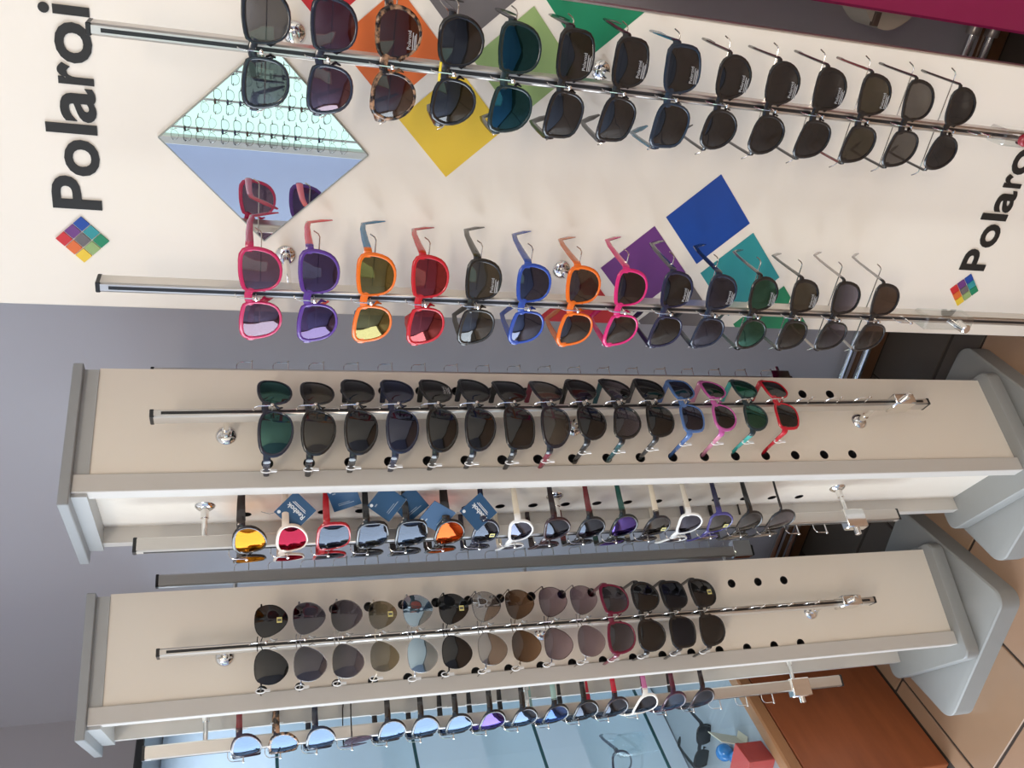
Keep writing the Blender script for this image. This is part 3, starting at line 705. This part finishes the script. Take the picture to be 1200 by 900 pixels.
t1b = [
 S('brown black sport sunglasses with fiery orange mirror lenses', L['flame'], (.02, .012, .010), H=.042, th=.007), S('cream sunglasses with crimson lenses', L['crimson'], (.70, .58, .48), H=.040), S('glossy red sunglasses with dark mirrored shield lenses', L['slate'], (.40, .008, .015), style='rect', H=.044),
 S('black sport sunglasses with slate lenses behind a blue tag', L['slate'], style='rect', H=.042), S('black sport sunglasses with blue grey mirror lenses', L['slate'], (.012, .013, .016), style='rect', H=.043), S('black wraparound sunglasses with red orange mirror lenses', L['fire'], (.014, .011, .010), H=.042, th=.008),
 S('navy sunglasses with a yellow label', L['slate'], (.014, .018, .04), H=.038, decal=('sticker', 1)), S('white sunglasses with dark lenses and cream temples', L['navy'], (.82, .82, .80), H=.036, style='cat', temple=CREAM, W=.050),
 S('wine black sunglasses with dark lenses', L['slate'], (.03, .008, .012), style='cat', H=.040, temple=(.02, .010, .012), W=.051), S('black sunglasses with dark red temples', L['slate'], (.010, .012, .015), temple=(.14, .02, .025), W=.052), S('black sunglasses with green temples and violet mirror lenses', L['violetm'], (.012, .018, .018), temple=(.01, .07, .055), W=.052),
 S('black sunglasses with cream temples and a yellow label', L['smoke'], (.012, .012, .018), temple=CREAM, decal=('sticker', 1), W=.050), S('white cat eye sunglasses with cream temples', L['navy'], (.82, .82, .80), style='cat', temple=(.68, .63, .54), W=.050), S('indigo sunglasses with olive lenses', L['smoke'], (.05, .045, .20), style='cat', temple=(.02, .02, .06), W=.050, decal=('sticker', 1)),
 S('black sunglasses with mottled temples', L['smoke'], (.012, .011, .011), W=.049), S('black sunglasses with smoky violet lenses and thin temples', L['grgrad'], (.014, .012, .013), style='round', H=.046, th=.0025, W=.052),
]
for sp_ in t1b: sp_.update(loop=False, tl=.075, c=3.4)
hang(t1b, tmat(T1), xb - .071, .0125, ZB, R(-90), 'upper tower\'s side', 'sunglasses on the upper tower', tip=.02, droop=.004)
t2b = [
 S('dark red sunglasses with blue silver mirror lenses', L['bsilver'], (.03, .01, .02), temple=(.18, .02, .025)), S('tortoiseshell sunglasses with silver lenses', L['bsilver'], fm='tort'), S('navy black sunglasses with silver blue lenses', L['bsilver'], (.012, .014, .03)),
 dict(d='thin wire framed sunglasses with pinkish lenses', lens=L['rose'], style='avi', metal=True, frame=(.05, .045, .045), W=.052, H=.046), S('dark brown sunglasses with blue silver lenses', L['bsilver'], (.02, .014, .012)), S('black sunglasses with grey blue lenses', L['bsilver'], (.014, .011, .010)),
 S('black sunglasses with pale mirror lenses', L['bsilver']), S('black sunglasses with violet mirror lenses', L['violetm']), S('black sunglasses with silver mirror lenses', L['bsilver'], (.014, .013, .014)), S('black sunglasses with pale turquoise temples and blue mirror lenses', L['bluem'], temple=(.30, .47, .44)),
 S('matte black sunglasses with grey mirror lenses', L['slate']), S('black sunglasses with bright red temples', L['slate'], (.02, .012, .02), temple=(.50, .008, .03)), S('white sunglasses with pink temples', L['slate'], (.82, .80, .74), temple=(.52, .15, .33)),
 S('burgundy sunglasses with silver lenses', L['bsilver'], (.045, .008, .025), temple=(.09, .008, .025)), S('black sunglasses with a red rim detail', L['slate'], (.02, .008, .012), temple=(.02, .012, .015)),
]
for sp_ in t2b:
    if sp_.get('fm') == 'tort': sp_['fm'] = tortoise()
    sp_.update(loop=True, tl=.075)
hang(t2b, tmat(T2), xb - .071, .0125, ZB, R(-90), 'lower tower\'s side', 'sunglasses on the lower tower', tip=.02, droop=.004)

# ------------------------------------------------------------------ blue swing tags hanging from the upper tower's side row
TAGB = pbr('tag_blue', (.018, .075, .17), .45, noise=.08, nscale=30); TAGW = pbr('tag_print_white', (.75, .78, .8), .5); STR = pbr('tag_string', (.25, .24, .23), .7)
def logo_text():
    a = text_mesh('Reebok', .0105, .00005, .0002); x0, x1, y0, y1 = bounds(a); me = bpy.data.meshes.new('lettering')
    v = [(q.co.x - (x0 + x1) / 2, q.co.y, q.co.z) for q in a.vertices]; f = [tuple(p.vertices) for p in a.polygons]
    for y, wd in ((-.004, .026), (-.0062, .022)):
        o = len(v); v += [(-wd / 2, y, 0), (wd / 2, y, 0), (wd / 2, y + .0009, 0), (-wd / 2, y + .0009, 0)]; f.append((o, o + 1, o + 2, o + 3))
    me.from_pydata(v, [], f); me.materials.append(TAGW); return me
LOGO = logo_text()
TM = tmat(T1)
tags = [('blue swing tag with white lettering, beside the cream sunglasses', -.1078, -.058, 1.4166, -34, 0, True),
        ('blue swing tag turned sideways with a pale lower edge', -.0881, -.060, 1.3447, -60, 25, False),
        ('blue swing tag hanging left of an overlapping tag', -.100, -.060, 1.281, -40, -8, False),
        ('blue swing tag overlapped by its left neighbour, with white edge', -.101, -.053, 1.2442, -40, 4, False),
        ('blue swing tag touching the black sunglasses with red orange lenses', -.1237, -.056, 1.2052, -58, -12, False),
        ('blue swing tag with white lettering above the navy sunglasses', -.1204, -.062, 1.1397, -34, 4, True)]
for lab, lx, ly, z, yaw, roll, face in tags:
    t = thing('swing_tag', lab, 'tag', group='blue swing tags')
    hs = .0215
    cb = MB().box(-hs, hs, -.0006, .0006, -hs, hs); cb.mi = [0] * 6
    c_ = link('card', cb.mesh('card', TAGB), t, rot=(0, R(45), 0))
    link('card_edge', MB().box(-hs - .0003, hs + .0003, -.0003, .0009, -hs - .0003, -hs + .0022).mesh('card_edge', TAGW), c_)
    link('eyelet', MB().lathe([(.0012, 0), (.0026, 0), (.0026, .0016), (.0012, .0016)], (-hs + .005, -.0008, hs - .005), (0, 1, 0), 12).mesh('eyelet', TAGW), c_)
    if face: link('lettering', LOGO, c_, (.004, -.0012, 0), (R(90), R(-90), 0))
    else:
        link('print', MB().box(-.012, .012, -.0009, -.0006, -.013, -.012).box(-.012, .006, -.0009, -.0006, -.010, -.0092).box(-.015, -.010, -.0009, -.0006, .010, .012).mesh('print', pbr('tag_print_grey', (.3, .36, .42), .5)), c_)
    link('string', MB().tube([(0, 0, hs * 1.38 - .006), (-.004, .006, hs * 1.41 + .006), (-.002, .014, hs * 1.41 + .018)], .0006, n=5).mesh('string', STR), t)
    t.matrix_world = TM @ Matrix.Translation((lx, ly, z)) @ Matrix.Rotation(R(yaw), 4, 'Z') @ Matrix.Rotation(R(roll), 4, 'Y')

# ------------------------------------------------------------------ lit spectacle rack on the rear wall (seen in the diamond mirror)
rk = thing('lit_spectacle_rack', 'mint lit spectacle rack on the wall opposite, seen in the mirror', 'rack', (0, REAR, 0))
link('light_panel', MB().box(-1.10, -.42, .02, .05, .80, 2.10).mesh('light_panel', emit('backlight_mint', (.70, 1.0, .92), 1.25)), rk)
link('side_board', MB().box(-1.135, -1.102, 0, .09, .76, 2.14, b=.002).mesh('side_board', GREYL), rk)
link('frame', MB().box(-1.10, -.38, 0, .02, .76, 2.14).mesh('frame', WHITEP), rk)
RX = (-1.062, -.938, -.814)
for x in RX:
    link('rack_rail', MB().box(x - .004, x + .004, .075, .085, .80, 2.08, b=.001).mesh('rack_rail', GREYM), rk)
    for z in (.84, 2.03): link('rail_foot', MB().lathe([(.012, 0), (.012, .004), (.004, .006), (.004, .027)], (x, .05, z), (0, 1, 0), 12).mesh('rail_foot', CHROME, 40), rk)
protos = [dict(style='rect', frame=(.015, .015, .018)), dict(style='round', frame=(.05, .03, .02)), dict(style='way', frame=(.02, .025, .05)), dict(style='avi', frame=(.12, .12, .12))]
PR = [sunglasses('', 'spectacles on the lit rack', W=.043, H=.029, gap=.015, metal=(k == 3), rim=.0016, c=.9, lens=L['clear'], tl=.06, tip=.015, th=.0025, droop=.004, name='spectacles', **p) for k, p in enumerate(protos)]
def dup(o, parent=None):
    c_ = o.copy(); COL.objects.link(c_)
    if parent:
        c_.parent = parent
    for ch in list(o.children): dup(ch, c_)
    return c_
used = set(); CN = ('first', 'second', 'third')
for ci, (x, half) in enumerate(zip(RX, (.37, .25, .13))):
    n = int(half * 2 / .05); row = 0
    for k in range(n + 1):
        z = 1.395 + half - k * .05
        j = random.randrange(4)
        o = PR[j] if j not in used else dup(PR[j]); used.add(j)
        o['label'] = 'clear spectacles mirrored on the lit rack, %s rail, %s from left' % (CN[ci], ORD[k]); o['group'] = 'spectacles on the lit rack'
        o.matrix_world = Matrix.Translation((x, REAR + .1, z)) @ Matrix.Rotation(math.pi, 4, 'Z')
# lamp housings on the ceiling, window lamps are real daylight
for lab, x, y in (('warm ceiling lamp near the rear wall', .35, -1.30), ('warm ceiling lamp near the right wall', .85, -.35)):
    t = thing('ceiling_lamp', lab, 'lamp', (x, y, TOP), group='ceiling lamps')
    link('housing', MB().box(-.63, .63, -.18, .18, -.036, 0, b=.004).mesh('housing', WHITEP), t)
# ------------------------------------------------------------------ things in the glass vitrine
t = thing('glass_jar', 'clear glass jar inside the glass showcase', 'jar', (-1.575, 1.15, .6405))
t.scale = (.62, .62, .62)
link('body', MB().lathe([(.0, .002), (.04, .0), (.042, .01), (.042, .085), (.03, .10), (.03, .115), (.033, .118), (.028, .118), (.026, .10), (.038, .085), (.038, .012), (.0, .01)], n=24).mesh('body', GLASS, 40), t)
for i, (x, y, r_) in enumerate(((-1.665, 1.165, .020), (-1.635, 1.125, .017))):
    t = thing('blue_ball', ('larger' if i == 0 else 'smaller') + ' glossy blue ball on the floor of the showcase', 'ball', (x, y, .38), group='blue balls')
    link('shell', MB().lathe([(max(.0004, r_ * math.sin(math.pi * k / 12)), r_ - r_ * math.cos(math.pi * k / 12)) for k in range(13)], n=20).mesh('shell', pbr('blue_gloss', (.02, .16, .42), .1), 80), t)
t = thing('red_box', 'small red box standing in the showcase by the wooden moulding', 'box', (-1.575, 1.06, .38), (0, 0, R(12)))
link('carton', MB().box(-.04, .04, -.03, .03, 0, .055, b=.001).mesh('carton', pbr('red_card', (.45, .04, .03), .5)), t)
link('lid', MB().box(-.041, .041, -.031, .031, .055, .065, b=.001).mesh('lid', pbr('red_card', (.45, .04, .03), .5)), t)
t = thing('white_card', 'cream card leaning in the showcase near the red box', 'card', (-1.605, 1.145, .381), (R(-14), 0, R(-60)))
link('sheet', MB().box(-.03, .03, 0, .0015, 0, .075).mesh('sheet', pbr('cream_card', (.75, .68, .52), .6)), t)
link('stand', MB().box(-.02, .02, .0015, .018, 0, .004).mesh('stand', pbr('cream_card', (.75, .68, .52), .6)), t)
for i, (x, y, z, rz, d, fr, ln) in enumerate(((-1.70, 1.16, .640, 35, 'dark navy sunglasses lying in the showcase on a glass shelf', (.012, .02, .05), 'clear'), (-1.64, 1.09, .898, 60, 'olive rimmed spectacles on the showcase\'s middle glass shelf', (.10, .12, .04), 'clear'), (-1.74, 1.24, .381, 20, 'black round sunglasses on the showcase floor', BLK, 'smoke'))):
    o = sunglasses(d, 'eyewear in the showcase', style='round', lens=L[ln], frame=fr, W=.046, H=.042)
    o.matrix_world = Matrix.Translation((x, y, z + .0225)) @ Matrix.Rotation(R(rz), 4, 'Z')
